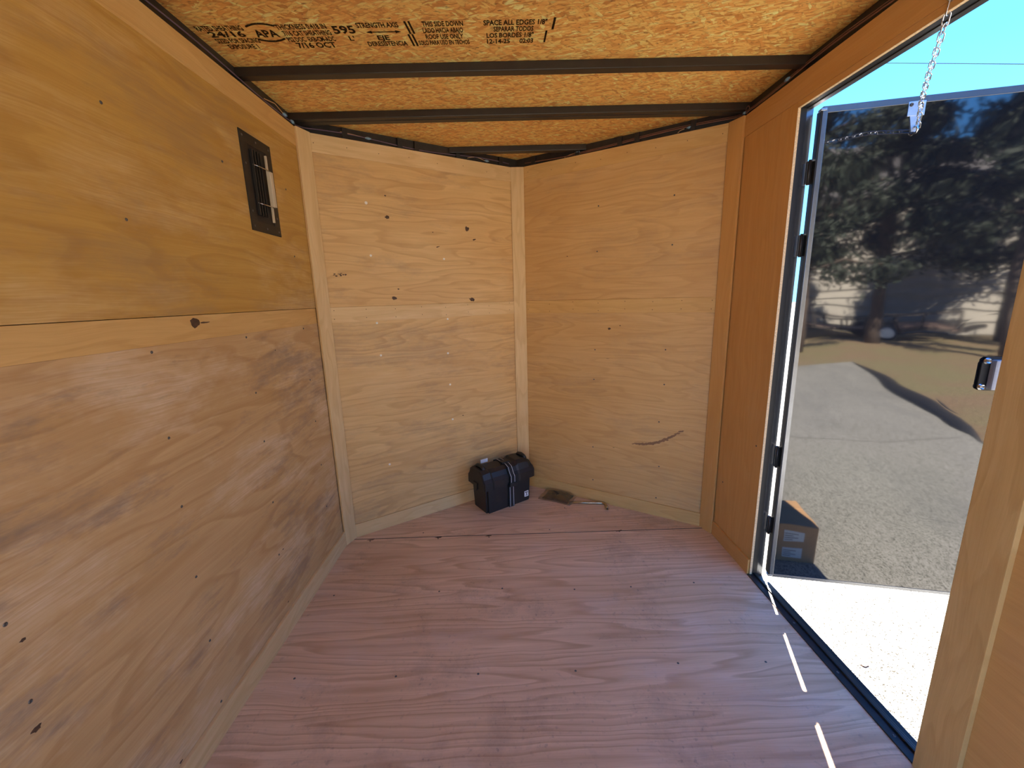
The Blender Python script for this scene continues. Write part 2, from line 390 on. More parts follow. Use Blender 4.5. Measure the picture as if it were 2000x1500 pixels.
for y, z in ((-1.011,1.51),(-1.015,1.186),(-.619,1.187),(-1.014,1.763),(-1.022,.755),(-1.023,.534),(-1.022,.316),(-1.027,.099),(-1.436,.579),(-1.436,.748),(-.617,.553),(-.631,.337),(-.614,.985),(-.611,.798),(-1.017,.954),(-.602,1.761),(-.2,1.772),(-.2,1.50),(-.2,.95),(-.2,.75),(-.2,.53),(-.2,.31),(-.2,1.187),(-1.436,1.51),(-1.436,1.763)):
    stick('screw', SCREW, F, y, z, T+(.0025 if z > R1 else 0), wl)
stick('knot', KNOTS[0], F, -.846, 1.252, T-.001, wl, (1.5, 1.6, .8))
stick('knot', KNOTS[2], F, -.806, 1.250, T-.001, wl, (1.6, .28, .6))
for y, z, s_ in ((-1.42,.70,.6),(-1.44,.52,1.0),(-1.19,.09,.6),(-.60,.34,.5),(-.62,.115,.5),(-.45,1.12,.4)):
    stick('knot', KNOTS[int(z*10) % 4], F, y, z, T, wl, (s_*.8, s_*.6, .5))
bl = st(box('baseboard_left', (0, 0, 0), (-RY-.06, .083, .012), 'board', None, .0015, fr_left(RY, 0, T)))

# --- nose walls
def nose_wall(name, corner, e, sgn):
    nin = Vector((-e.y, e.x, 0)) if sgn < 0 else Vector((e.y, -e.x, 0))   # into the room
    o = -nin*(T+.045)
    a = corner - e*.03; b = corner + e*(NL+.03)
    w = st(prism(name, [((a+o).x, (a+o).y), ((b+o).x, (b+o).y), ((b+o-nin*.005).x, (b+o-nin*.005).y), ((a+o-nin*.005).x, (a+o-nin*.005).y)], -.13, ZC+.06, 'skin_out'))
    def fr(s, z, off=0.0):
        if sgn > 0:    # left nose: local X from corner to tip; X x UP = nin ?
            x = e; p = corner + e*s
        else:
            x = -e; p = corner + e*s
        p = p - nin*T + nin*off
        return frame((p.x, p.y, z), x, (0, 0, 1))
    return w, fr, nin
wfl, frl, ninl = nose_wall('wall_front_left', A_, eL, +1)
wfr, frr, ninr = nose_wall('wall_front_right', B_, eR, -1)
S0, S1 = .03, 1.158
board('plywood_panel', frl(.0, R1), NL, T0-R1+.03, T, 'ply_nose', wfl)
board('plywood_panel', frl(.0, 0), NL, R0+.02, T, 'ply_nose', wfl)
board('rail_board', frl(S0-.01, R0), S1-S0, R1-R0, .004, 'board', wfl, z0=T)
board('top_board', frl(S0-.01, T0), S1-S0, HP-T0, .004, 'board', wfl, z0=T)
board('plywood_panel', frr(NL, R1), NL, T0-R1+.03, T, 'ply_nose_warm', wfr)
board('plywood_panel', frr(NL, 0), NL, R0+.02, T, 'ply_nose_warm', wfr)
board('rail_board', frr(S1-.01, R0), S1-S0-.01, R1-R0, .004, 'board_warm', wfr, z0=T)
board('top_board', frr(S1-.01, T0), S1-S0-.01, HP-T0, .004, 'board_warm', wfr, z0=T)
st(box('baseboard_front_left', (0, 0, 0), (S1-S0+.03, .078, .010), 'board', None, .0015, frl(S0-.02, 0, T)))
st(box('baseboard_front_right', (0, 0, 0), (S1-S0+.03, .078, .010), 'board_warm', None, .0015, frr(S1+.01, 0, T)))
FL_, FR_ = frl(0, 0), frr(0, 0)
for s_, z in ((.270,1.786),(.269,1.531),(.678,1.524),(.273,1.010),(.668,.984),(.670,.793),(.673,.573),(.265,.380),(.679,1.185),(.268,1.185)):
    stick('screw', SCREWW, FL_, s_, z, T, wfl, (1, 1, 1) if z < 1.7 else (1.25, 1.25, 1))
for s_, z, a, b in ((.834,1.696,1.0,1.5),(.878,1.639,.9,.45),(.371,1.726,1.05,.9),(.373,1.313,1.1,1.0),(.846,1.294,1.6,1.1),(.645,1.589,.9,.3),(.37,1.83,.5,.35),(.62,1.665,.35,.25),(.745,.585,.45,.3),(.40,1.36,.4,.4)):
    stick('knot', KNOTS[int(z*37) % 4], FL_, s_, z, T, wfl, (a, b, .6), .3*math.sin(z*9))
for i in range(9):
    stick('knot', KNOTS[i % 4], FL_, .08+.0065*i+.004*math.sin(i*5), 1.432+.006*math.sin(i*2.3)+.0006*i, T, wfl, (.45, .16+.12*(i % 3), .4))
for s_, z in ((.671,1.786),(.270,1.786),(.675,1.543),(.268,1.545),(.679,.979),(.275,.996),(.683,.797),(.273,.801),(.291,.581),(.683,.362),(.279,.311),(.680,.140),(.287,.111)):
    stick('screw', SCREW, FR_, -s_, z, T, wfr)
for s_, z, a, b in ((.594,1.106,.7,.7),(.531,1.124,.35,.3),(.60,.93,.8,.12),(.86,1.53,.3,.25),(.55,.38,.5,.15)):
    stick('knot', KNOTS[int(z*37) % 4], FR_, -s_, z, T, wfr, (a, b, .6))
for i in range(14):       # dark sap streak low on the right nose panel
    u = i/13
    stick('sap_mark', SAP[i % 4], FR_, -.425+.255*u, .428+.115*u-.03*math.sin(u*3.1), T, wfr, (1.1, .30+.45*math.sin(u*3), .5), .35)

# --- right wall with the side-door opening
D0, D1, DT = -.405, -1.205, 1.957                 # opening far jamb, near jamb, head height
xs0, xs1 = HW+.050, HW+.055
wr = st(prism('wall_right', [(xs0, -.402), (xs1, -.402), (xs1, .02), (xs0, .02)], -.13, ZC+.06, 'skin_out'))
box('outer_skin', (xs0, RY, -.13), (xs1, D1-.003, ZC+.06), 'skin_out', wr)
box('outer_skin', (xs0, D1, DT+.005), (xs1, D0, ZC+.06), 'skin_out', wr)
box('outer_skin', (xs0, D1, -.13), (xs1, D0, -.025), 'skin_out', wr)
def fr_rv(y, z): return frame((HW+T, y, z), (0, 0, 1), (0, 1, 0))       # grain vertical, local Z = (0,0,1)x(0,1,0) = (-1,0,0)
def fr_rh(y, z): return frame((HW+T, y, z), (0, -1, 0), (0, 0, 1))      # grain horizontal, local Z = (-1,0,0)
board('plywood_panel', fr_rv(D0, 0), 2.0, -D0, T, 'ply_door', wr)
board('plywood_panel', fr_rh(D0, DT), D0-D1, 2.0-DT, T, 'ply_door', wr)
board('plywood_panel', fr_rh(D1, 0), D1-RY, 2.0, T, 'ply_door', wr)
board('top_board', fr_rh(-.055, 1.977), -RY-.055, HP-1.977, .004, 'ply_door', wr, z0=T)
stick('screw', SCREW, fr_rh(0, 0), .115, .33, T, wr); stick('screw', SCREW, fr_rh(0, 0), .36, .62, T, wr)
box('plywood_edge', (HW-.0002, D0-.0012, 0), (HW+T, D0+.0002, DT), 'ply_edge', wr)
box('plywood_edge', (HW-.0002, D1, DT-.0012), (HW+T, D0, DT+.0002), 'ply_edge', wr)
st(box('baseboard_right', (0, 0, 0), (-D0-.06, .075, .009), 'ply_door', None, .0012, frame((HW, -.055, 0), (0, -1, 0), (0, 0, 1))))
trn = st(box('trim_4', (0, 0, 0), (2.067, .094, .014), 'board_warm', None, .0015, frame((HW, D1-.094, 0), (0, 0, 1), (0, 1, 0))))
for z, y, s_ in ((.47,.05,1.2),(.20,.055,.9),(.62,.03,.35),(.35,.04,.35),(.30,.07,.3)):
    stick('knot', KNOTS[int(z*20) % 4], frame((HW, D1-.094, 0), (0, 0, 1), (0, 1, 0)), z, y, .014, trn, (s_*1.1, s_*.8, .3))

# corner posts: flat boards bridging each vertical corner
def post(name, p, q, t, mat):
    p = Vector((*p, 0)); q = Vector((*q, 0)); d = (q-p); L = d.length
    mw = frame((p.x, p.y, 0), (0, 0, 1), d)            # local X up, local Y across
    zdir = Vector((0, 0, 1)).cross(d.normalized())
    o = st(box(name, (0, 0, 0), (HP, L, t), mat, None, .002, mw)); return o, mw, L
pl, mwl, Ll = post('trim_1', (A_+Vector((.003, -.058, 0)))[:2], ((A_+eL*.036).x, (A_+eL*.036).y), .012, 'board')
pc, mwc, Lc = post('trim_2', (((A_+eL*1.147)).x, ((A_+eL*1.147)).y), ((B_+eR*1.147).x, (B_+eR*1.147).y), .006, 'board')
pr_, mwr, Lr = post('trim_3', ((B_+eR*.036).x, (B_+eR*.036).y), (HW-.003, -.058), .012, 'ply_door')
# posts face the room: local Z = up x across points -y side -> flip if needed
for o, mw, L in ((pl, mwl, Ll), (pc, mwc, Lc), (pr_, mwr, Lr)):
    zd = mw.to_3x3() @ Vector((0, 0, 1))
    t_ = max(v.co.z for v in o.data.vertices)
    sg = 1 if zd.y < 0 else -1
    if sg < 0:
        for v in o.data.vertices: v.co.z = -v.co.z
        o.data.flip_normals()
    for i in range(9):
        for fx in (.22, .78):
            stick('nail', NAIL, mw, .12+.225*i+.02*math.sin(i*3+fx*9), L*fx, sg*(t_+.0001), o, (1, 1, sg))

# nails on the rails
for (fr, w, s0, s1, sg) in ((frl, wfl, .06, 1.12, 1), (frr, wfr, .06, 1.12, -1)):
    for i in range(8):
        s_ = s0+(s1-s0)*i/7
        for z in (R0+.018, R1-.016, T0+.04):
            stick('nail', NAIL, fr(0, 0), sg*s_+.01*math.sin(i*7+z*5), z+.008*math.sin(i*3), T+.0041, w)

# --- ceiling: strand board, roof skin, bows, top rails
ceil = st(prism('ceiling', [(-HW-.045, RY), (HW+.045, RY), (HW+.045, 0), (0, NOSE+.045), (-HW-.045, 0)], ZC, ZC+.011, 'osb'))
prism('roof_skin', [(-HW-.06, RY-.01), (HW+.06, RY-.01), (HW+.06, .02), (0, NOSE+.06), (-HW-.06, .02)], ZC+.055, ZC+.062, 'skin_out', ceil)
def bow(y0, y1, x, dz=.030):
    # hat section: flat bottom, lips against the board
    bm = bmesh.new(); add_box(bm, (-x, y0, ZC-dz), (x, y1, ZC-.0002), .0025)
    return link('roof_bow', me_from('roof_bow', bm), 'bow_metal', ceil)
for y0, y1, x in ((-.425, -.388, HW+.04), (-.060, .006, HW+.03), (.405, .445, .38), (-.845, -.808, HW+.04), (-1.25, -1.21, HW+.04), (-1.66, -1.62, HW+.04), (-2.07, -2.03, HW+.04), (-2.48, -2.44, HW+.04), (-2.89, -2.85, HW+.04)):
    b = bow(y0, y1, x)
for x, y in ((.022, -.03), (.030, -.03)):
    stick('screw', SCREW, Matrix.Rotation(math.pi, 4, 'X'), x, -y, -(ZC-.030), ceil)
box('bow_lip', (-HW-.0, -.032, ZC-.0318), (HW, -.028, ZC-.030), 'black_metal', ceil)
box('top_rail', (-HW-.05, RY, 2.03), (-HW-.014, .0, ZC), 'black_metal', wl)
box('top_rail', (HW+.014, RY, 2.03), (HW+.05, .0, ZC), 'black_metal', wr)
for w, c, e_, nin in ((wfl, A_, eL, ninl), (wfr, B_, eR, ninr)):
    o1, o2 = c - nin*.014, c - nin*.045
    pts = [o1-e_*.01, o1+e_*(NL+.01), o2+e_*(NL+.01), o2-e_*.01]
    prism('top_rail', [(p.x, p.y) for p in pts], 2.03, ZC-.0003, 'black_metal', w)
    for i, s_ in enumerate((.20, .47, .56, .80, 1.08)):
        p = c + e_*s_ - nin*.006
        box('rail_bracket', (-.012, -.008, 0), (.012, .008, .075), 'black_metal', w, .001, frame((p.x, p.y, 2.04), e_, Vector((0, 0, 1)).cross(e_)))

# stamped lettering on the strand board (reads from below, letter tops towards the rear)
def stamp(txt, x, y, h, width=None, name='stamp_line', font_shear=0.0, mat='stamp', mwf=None, parent=None, off=.0006):
    cu_ = bpy.data.curves.new('txt', 'FONT'); cu_.body = txt; cu_.size = h/.70; cu_.shear = font_shear; cu_.resolution_u = 2; cu_.offset = h*.045
    ob = bpy.data.objects.new('txt', cu_); COL.objects.link(ob)
    dg = bpy.context.evaluated_depsgraph_get(); me = bpy.data.meshes.new_from_object(ob.evaluated_get(dg))
    bpy.data.objects.remove(ob); bpy.data.curves.remove(cu_)
    xs = [v.co.x for v in me.vertices]; w0 = max(xs)-min(xs); x0 = min(xs)
    k = (width/w0) if width else 1.0
    for v in me.vertices: v.co.x = (v.co.x-x0)*k
    me.name = name; me.materials.clear(); me.materials.append(M[mat])
    if mwf is None: mwf = Matrix.Translation((x, y, ZC-off)) @ Matrix.Rotation(math.pi, 4, 'X')
    o = bpy.data.objects.new(name, me); COL.objects.link(o); o.parent = parent or ceil; o.matrix_local = mwf
    return o
LH = .023
ys = [-.622, -.591, -.560, -.529]          # text base lines
def row(x, i, txt, w, h=LH, dy=0.0): stamp(txt, x, ys[i]+dy, h, w)
row(-1.005, 0, 'RATED SHEATHING', .140); row(-.985, 1, '24/16', .110, .027); row(-.985, 2, 'SIZED FOR SPACING', .135); row(-.965, 3, 'EXPOSURE 1', .095)
row(-.845, 1, 'APA', .072, .034, .004)
for sg, y in ((1, -.640), (-1, -.578)):
    tube('stamp_line', [(-.850+.085*u, y + sg*.012*(1-(2*u-1)**2)*-1, ZC-.0006) for u in [k/10 for k in range(11)]], .003, 'stamp', ceil, 5)
row(-.765, 0, 'THICKNESS 0.418 IN', .152); row(-.758, 1, '7/16 CAT SHEATHING', .148); row(-.760, 2, 'PS2 DOC  EXB-CM-ADC', .150); row(-.565, 2, "L'", .018)
row(-.745, 3, '7/16 OCT', .125, .028, .003); row(-.600, 1, '595', .068, .036, -.006)
row(-.522, 0, 'STRENGTH AXIS', .128); row(-.475, 2, 'EJE', .038); row(-.515, 3, 'DERESISTENCIA', .128)
def bar(x0, y0, x1, y1, t=.005):
    d = Vector((x1-x0, y1-y0, 0)); L = d.length
    box('stamp_line', (0, -t/2, 0), (L, t/2, .0004), 'stamp', ceil, 0, frame((x0, y0, ZC-.0008), d, Vector((0, 0, 1)).cross(d)))
bar(-.497, -.600, -.398, -.600, .004); 
for x, s_ in ((-.502, 1), (-.393, -1)): prism('stamp_line', [(x, -.600), (x+s_*.018, -.607), (x+s_*.018, -.593)], ZC-.0009, ZC-.0005, 'stamp', ceil)
for x in (-.372, -.360): bar(x, -.648, x+.006, -.588, .006); bar(x-.002, -.586, x+.004, -.524, .006)
row(-.322, 0, 'THIS SIDE DOWN', .125); row(-.325, 1, 'LADO HACIA ABAJO', .125); row(-.322, 2, 'ROOF USE ONLY', .120); row(-.350, 3, 'SOLO PARA USO EN TECHOS', .165)
row(-.135, 0, 'SPACE ALL EDGES 1/8"', .195); row(-.105, 1, 'SEPARAR TODOS', .125); row(-.128, 2, 'LOS BORDES 1/8"', .150); row(-.128, 3, '12-14-25', .075); row(-.022, 3, '02:03', .045)
bar(.082, -.652, .080, -.595, .007); bar(.062, -.590, .060, -.530, .006)

# --- wiring along the top rails
wh = empty('wiring_harness', (-HW+.004, 0, HP)); tag(wh, 'thin purple and tan wires with crimp connectors along the left ceiling edge', 'wiring')
def harness(par, path, mat, r=.0022):
    ox, oy, oz = par.location
    tube('wire', [(x-ox, y-oy, z-oz) for x, y, z in path], r, mat, par, 6)
def crimp(par, p, d):
    ox, oy, oz = par.location; p = Vector(p)-Vector((ox, oy, oz)); d = Vector(d).normalized()
    c = tube('crimp_connector', [p-d*.014, p-d*.008, p-d*.006, p+d*.006, p+d*.008, p+d*.014], [.004, .004, .0065, .0065, .004, .004], 'crimp', par, 8)
lp = []
for i in range(30):
    y = -2.2+2.17*i/29
    lp.append((-HW+.002, y, HP+.014+.006*math.sin(y*7)))
def onL(s, off=-.004): v = A_+eL*s+ninl*off; return v.x, v.y
def onR(s, off=-.004): v = B_+eR*s+ninr*off; return v.x, v.y
for i in range(24):
    s_ = .02+1.12*i/23; x, y = onL(s_); lp.append((x, y, HP+.017+.008*math.sin(s_*8)))
harness(wh, lp, 'wire_purple')
harness(wh, [(-HW+.003, -.28+.02*i, HP+.03-.004*abs(i-4)) for i in range(9)], 'wire_tan', .0018)
harness(wh, [(*onL(.18+.016*i), HP+.030-.001*i) for i in range(8)], 'wire_tan', .0018)
harness(wh, [(*onL(.86+.016*i), HP+.012+.012*math.sin(i/7*3.1)) for i in range(8)], 'wire_tan', .0018)
crimp(wh, (-HW+.003, -.125, HP+.018), (0, 1, 0)); crimp(wh, (-HW+.003, -.062, HP+.014), (0, 1, -.1))
crimp(wh, (*onL(.31), HP+.022), eL); crimp(wh, (*onL(.985), HP+.014), eL)
wh2 = empty('wiring_harness', (HW-.004, 0, HP)); tag(wh2, 'brown wire with crimp connectors along the right ceiling edge above the door', 'wiring')
rp = []
for i in range(24):
    s_ = 1.14-1.12*i/23; x, y = onR(s_); rp.append((x, y, HP+.016+.008*math.sin(s_*6)))
for i in range(26):
    y = -.03-2.1*i/25; rp.append((HW-.002, y, HP+.014+.006*math.sin(y*9)))
harness(wh2, rp, 'wire_brown', .0026)
harness(wh2, [(x, y, z+.007) for x, y, z in rp[6:40]], 'wire_brown', .0018)
harness(wh2, [(*onR(.88-.014*i), HP+.006+.010*math.sin(i/5*1.6)) for i in range(6)], 'wire_tan', .0018)
harness(wh2, [(HW-.006, -.07+.014*math.cos(a), HP+.018+.014*math.sin(a)) for a in [k*.55 for k in range(12)]], 'wire_brown', .0018)
harness(wh2, [(*onR(.27), HP+.006), (*onR(.26), HP+.014), (*onR(.24), HP+.018)], 'wire_tan', .0018)
crimp(wh2, (*onR(.80), HP+.018), eR); crimp(wh2, (*onR(.215), HP+.020), eR); crimp(wh2, (HW-.005, -.045, HP+.014), (0, 1, .2)); crimp(wh2, (HW-.004, -.33, HP+.017), (0, 1, 0))

# ------------------------------------------------------------------ side door, frame, sill
fr_door = st(box('door_frame_1', (HW+T, D0-.0005, -.02), (HW+.034, D0+.03, DT+.03), 'black_trim'))
box('jamb_channel', (HW+.034, D0+.001, -.02), (HW+.060, D0+.012, DT-.002), 'alu', fr_door, .001)
box('head_seal', (HW+T, D1, DT-.001), (HW+.034, D0, DT+.03), 'black_trim', fr_door)
box('head_channel', (HW+.034, D1, DT-.004), (HW+.056, D0, DT+.02), 'black_metal', fr_door, .001)
box('near_seal', (HW+T, D1-.03, -.02), (HW+.034, D1+.0008, DT+.03), 'black_trim', fr_door)
box('near_channel', (HW+.034, D1-.03, -.02), (HW+.056, D1-.002, DT), 'black_metal', fr_door, .001)
sill = st(box('threshold', (HW-.010, D1-.002, -.002), (HW+.040, D0+.004, .0045), 'black_metal', None, .0015))
box('sill_ridge', (HW+.018, D1, .0045), (HW+.028, D0, .011), 'black_metal', sill, .0015)
box('sill_lip', (HW+.040, D1, -.03), (HW+.064, D0, -.004), 'black_metal', sill, .0015)
for y in (-.50, -.70, -.92, -1.13): stick('screw', SCREW, I4, HW+.006, y, .0045, sill, (1.1, 1.1, 1))

ang = math.radians(77)
du = Vector((math.sin(ang), -math.cos(ang), 0)); dn = Vector((-du.y, du.x, 0))       # dn points to the outer (front) side
HB = Vector((1.068, -.456, 0))
DM = frame((HB.x, HB.y, .028), du, (0, 0, 1))     # local X along door, local Y up, local Z = towards the cabin
DW, DH, DTK = .80, 1.912, .040
door = st(box('door_1', (.001, .001, -DTK+.002), (DW-.001, DH-.001, -.0045), 'skin_out', None, .001, DM))
def dpart(name, a, b, mat, bevel=.001): return box(name, a, b, mat, door, bevel)
SK = dpart('door_skin', (.016, .014, -.0045), (DW-.016, DH-.022, -.0015), 'gloss', .0)
dpart('stile', (0, 0, -DTK), (.016, DH, 0), 'alu'); dpart('stile', (DW-.016, 0, -DTK), (DW, DH, 0), 'alu')
dpart('top_rail', (.016, DH-.022, -DTK), (DW-.016, DH, 0), 'alu'); dpart('bottom_rail', (.016, 0, -DTK), (DW-.016, .014, 0), 'alu')
dpart('hinge_seal', (-.004, .01, -DTK+.004), (0, DH-.01, -.002), 'black_trim', .001)
# corner screws and hinges
for z0, z1 in ((.229, .308), (.548, .639), (1.427, 1.506), (1.689, 1.769)):
    zl0, zl1 = z0-.028, z1-.028
    hg = box('hinge', (-.020, zl0, -DTK-.002), (.004, zl1, -DTK+.012), 'black_metal', door, .001)
    tube('hinge_pin', [(-.012, zl0-.004, -DTK+.012), (-.012, zl1+.004, -DTK+.012)], .0055, 'black_metal', hg, 8)
for y in (.006, DH-.010):
    box('corner_key', (-.006, y-.004, -.02), (.012, y+.004, .0012), 'zinc', door, .001)
# chain bracket
brk = box('chain_bracket', (.262, DH-.062, -.0015), (.312, DH-.016, .0015), 'blued_zinc', door, .001)
prism('bracket_tongue', [(.270, DH-.062), (.304, DH-.062), (.300, DH-.112), (.280, DH-.112)], -.0013, .0022, 'blued_zinc', brk)
for x in (.270, .300): stick('screw', SCREW, Matrix.Identity(4), x, DH-.026, .0015, brk, (1.5, 1.5, 2.5)).data = SCREW
hook = tube('bracket_hook', [(.290, DH-.095, .002), (.290, DH-.100, .014), (.290, DH-.112, .018), (.290, DH-.118, .010), (.290, DH-.116, .002)], .004, 'zinc', brk, 8)
# latch
lt = prism('latch', [(.620, .905), (.620, .985), (.632, 1.008), (.79, 1.008), (.79, .882), (.630, .882)], -.001, .008, 'black_trim', door, None, .001)
BOLT = disc_mesh('bolt', .0125, .006, 16, cross=True); BOLT.materials.append(M['zinc'])
stick('bolt', BOLT, I4, .636, .994, .008, lt); stick('bolt', BOLT, I4, .632, .896, .008, lt)
hs = box('latch_housing', (.644, .888, .008), (.79, 1.000, .034), 'latch_grey', lt, .006)
box('latch_recess', (.672, .930, .030), (.78, .985, .0352), 'black_trim', lt, .002)
box('latch_rib', (.660, .900, .034), (.664, .990, .0362), 'black_trim', lt, .0006)
bm = bmesh.new(); bmesh.ops.create_uvsphere(bm, u_segments=14, v_segments=8, radius=.009)
link('red_button', me_from('red_button', bm, True), 'red', lt, Matrix.Translation((.672, .921, .036)) @ Matrix.Diagonal((1.2, 1, .7, 1)))

# --- door chain, links are parts
def link_mesh():
    bm = bmesh.new(); pts = []
    L, R_ = .0108, .0068
    for k in range(9): a = -math.pi/2+math.pi*k/8; pts.append((L+R_*math.cos(a), R_*math.sin(a), 0))
    for k in range(9): a = math.pi/2+math.pi*k/8; pts.append((-L+R_*math.cos(a), R_*math.sin(a), 0))
    tube_bm(bm, pts, .0017, 6, True); me = me_from('chain_link', bm, True); me.materials.append(M['zinc']); return me
LM = link_mesh()
P0 = Vector((HW-.010, -.962, 2.026)); P1 = DM @ Vector((.290, DH-.104, .018))
ch = empty('door_chain', P0); tag(ch, 'galvanised steel chain hanging from the door header to the black door', 'chain')
key = [P0, Vector((1.003, -.945, 1.990)), Vector((1.022, -.916, 1.943)), Vector((1.07, -.857, 1.922)), Vector((1.15, -.757, 1.897)), Vector((1.25, -.640, 1.878)), P1]
dense = []
for a, b in zip(key, key[1:]): dense += [a.lerp(b, k/40) for k in range(40)]
dense.append(P1); cum = [0.0]
for a, b in zip(dense, dense[1:]): cum.append(cum[-1]+(b-a).length)
nl = 22; cv = []
for k in range(nl+1):
    t_ = cum[-1]*k/nl; i_ = max(i for i in range(len(cum)) if cum[i] <= t_+1e-9); cv.append(dense[i_])
for k in range(nl):
    a, b = cv[k], cv[k+1]; d = (b-a).normalized(); side = d.cross(Vector((0, 0, 1))).normalized(); nn = side.cross(d)
    y_ = side if k % 2 else nn
    y_ = (y_*math.cos(.6)+ (d.cross(y_))*math.sin(.6)); z_ = d.cross(y_); p = (a+b)/2 - P0
    kx = (b-a).length/.0262
    link('chain_link', LM, None, ch, Matrix(((d.x*kx, y_.x, z_.x, p.x), (d.y*kx, y_.y, z_.y, p.y), (d.z*kx, y_.z, z_.z, p.z), (0, 0, 0, 1))))
eye = tube('eye_screw', [(.012, 0, .004), (.0, 0, .004), (-.008, 0, -.003), (-.004, 0, -.008), (.003, 0, -.004)], .003, 'zinc', ch, 8)

# ------------------------------------------------------------------ vent on the left wall
vt = empty('wall_vent', (-HW+.0025, -.392, 1.735)); tag(vt, 'black framed rectangular louvre vent high on the left plywood wall', 'vent')
def vbox(name, y0, z0, y1, z1, x0, x1, mat, bevel=.001, par=None): return box(name, (x0, y0, z0), (x1, y1, z1), mat, par or vt, bevel)
hy, hz = .098, .169
vf = vbox('vent_frame', -hy, hz-.037, hy, hz, 0, .004, 'vent_plastic')
vbox('vent_frame', -hy, -hz, hy, -hz+.037, 0, .004, 'vent_plastic'); vbox('vent_frame', -hy, -hz+.037, -hy+.040, hz-.037, 0, .004, 'vent_plastic'); vbox('vent_frame', hy-.040, -hz+.037, hy, hz-.037, 0, .004, 'vent_plastic')
vbox('vent_back', -.060, -.135, .060, .135, .0002, .0014, 'black_trim')
for y in (-.046, -.030, -.012, .004): vbox('louvre_slat', y, -.110, y+.004, .118, .0014, .012, 'vent_plastic')
vbox('slide_rod', .040, .050, .046, .120, .006, .014, 'cream'); vbox('slide_rod', .040, -.122, .046, -.062, .006, .014, 'cream')
vbox('vent_flap', .032, -.066, .052, .062, .010, .026, 'cream', .002)
for z in (.064, -.068): tube('wire_clip', [(.008, -.046, z+.002), (.018, -.015, z), (.020, .036, z+.001), (.012, .046, z)], .0017, 'zinc', vt, 6)
MVS = frame((.004, 0, 0), (0, 1, 0), (0, 0, 1))
for y, z in ((-.082,.152),(.0,.152),(.082,.152),(-.082,.06),(.082,.06),(-.082,-.10),(.082,-.10),(-.082,-.152),(0,-.152),(.082,-.152)):
    stick('screw', SCREW, MVS, y, z, 0, vt)

# ------------------------------------------------------------------ battery box in the nose
bang = math.atan2(.197, .292)
bb = empty('battery_box', (-.242, .213, 0), bang); tag(bb, 'black plastic battery box with strap and arched lid in the nose corner', 'battery box')
BL_, BD, BH = .340, .178, .198
bm = bmesh.new()
def rbox(bm, x0, y0, x1, y1, z0, z1, tap=0.0, r=.012):
    add_box(bm, (x0, y0, z0), (x1, y1, z1))
    for v in bm.verts:
        if abs(v.co.z-z0) < 1e-6:
            v.co.x += tap if v.co.x < (x0+x1)/2 else -tap; v.co.y += tap if v.co.y < (y0+y1)/2 else -tap
    ve = [ed for ed in bm.edges if abs(ed.verts[0].co.z-ed.verts[1].co.z) > .01]
    bmesh.ops.bevel(bm, geom=ve, offset=r, segments=4, affect='EDGES')
rbox(bm, 0, 0, BL_, BD, 0, BH, .006)
body = link('body', me_from('body', bm), 'box_plastic', bb)
# lid: octagonal arch swept along the length, raised humps at both ends
def lid_sec(z_top, inset):
    y0, y1 = -.016+inset, BD+.016-inset; zb = BH-.036
    return [(y0, zb), (y0, BH+.012), (y0+.016, BH+.030), (y0+.030, z_top-.018), (y0+.055, z_top), (y1-.055, z_top), (y1-.030, z_top-.018), (y1-.016, BH+.030), (y1, BH+.012), (y1, zb)]
bm = bmesh.new(); rings = []
stn = [(-.020, .268, .010), (-.014, .276, .0), (.038, .280, .0), (.050, .272, .004), (.200, .272, .004), (.232, .272, .004), (.246, .284, .0), (BL_-.046, .284, .0), (BL_-.016, .280, .0), (BL_+.014, .258, .003), (BL_+.022, .235, .010)]
for x, zt, ins in stn: rings.append([bm.verts.new((x, y, z)) for y, z in lid_sec(zt, ins)])
for a, b in zip(rings, rings[1:]):
    for k in range(len(a)-1): bm.faces.new((a[k], a[k+1], b[k+1], b[k]))
bm.faces.new(rings[0]); bm.faces.new(rings[-1][::-1])
lid = link('lid', me_from('lid', bm), 'box_plastic', bb)
lid.data.update()
for x in (-.0205, BL_+.0225):
    sgx = -1 if x < 0 else 1
    prism('handle_lug', [(-.026, BH-.006), (.026, BH-.006), (.020, BH-.045), (.006, BH-.062), (-.020, BH-.045)], -.006, .006, 'box_plastic', lid, frame((x, BD/2, 0), (0, sgx, 0), (0, 0, 1)), .002)
for x in (.006, .318):
    tube('lid_hump', [(x+.008, BD/2-.045, .272), (x+.008, BD/2-.03, .285), (x+.008, BD/2, .291), (x+.008, BD/2+.03, .285), (x+.008, BD/2+.045, .272)], .012, 'box_plastic', lid, 8)
# strap round the middle
SX = .182
prof = [(-.003, 0.002), (-.003, BH-.030), (-.020, BH-.030), (-.0205, BH+.012), (-.006, BH+.030), (.012, .262), (.042, .2745), (BD-.042, .2745), (BD-.012, .262), (BD+.006, BH+.030), (BD+.0205, BH+.012), (BD+.0205, BH-.036), (BD+.003, BH-.036), (BD+.003, .002)]
def ribbon(name, x0, x1, prof, t, mat, par):
    bm = bmesh.new(); cy, cz = BD/2, .14; rr = []
    for y, z in prof:
        d = Vector((y-cy, z-cz)); d.normalize()
        rr.append([bm.verts.new((x0, y, z)), bm.verts.new((x1, y, z)), bm.verts.new((x1, y+d.x*t, z+d.y*t)), bm.verts.new((x0, y+d.x*t, z+d.y*t))])
    for a, b in zip(rr, rr[1:]):
        for k in range(4): bm.faces.new((a[k], a[(k+1) % 4], b[(k+1) % 4], b[k]))
    bm.faces.new(rr[0]); bm.faces.new(rr[-1][::-1])
    return link(name, me_from(name, bm), mat, par)
stp = ribbon('strap', SX-.021, SX+.021, prof, .0028, 'strap', bb)
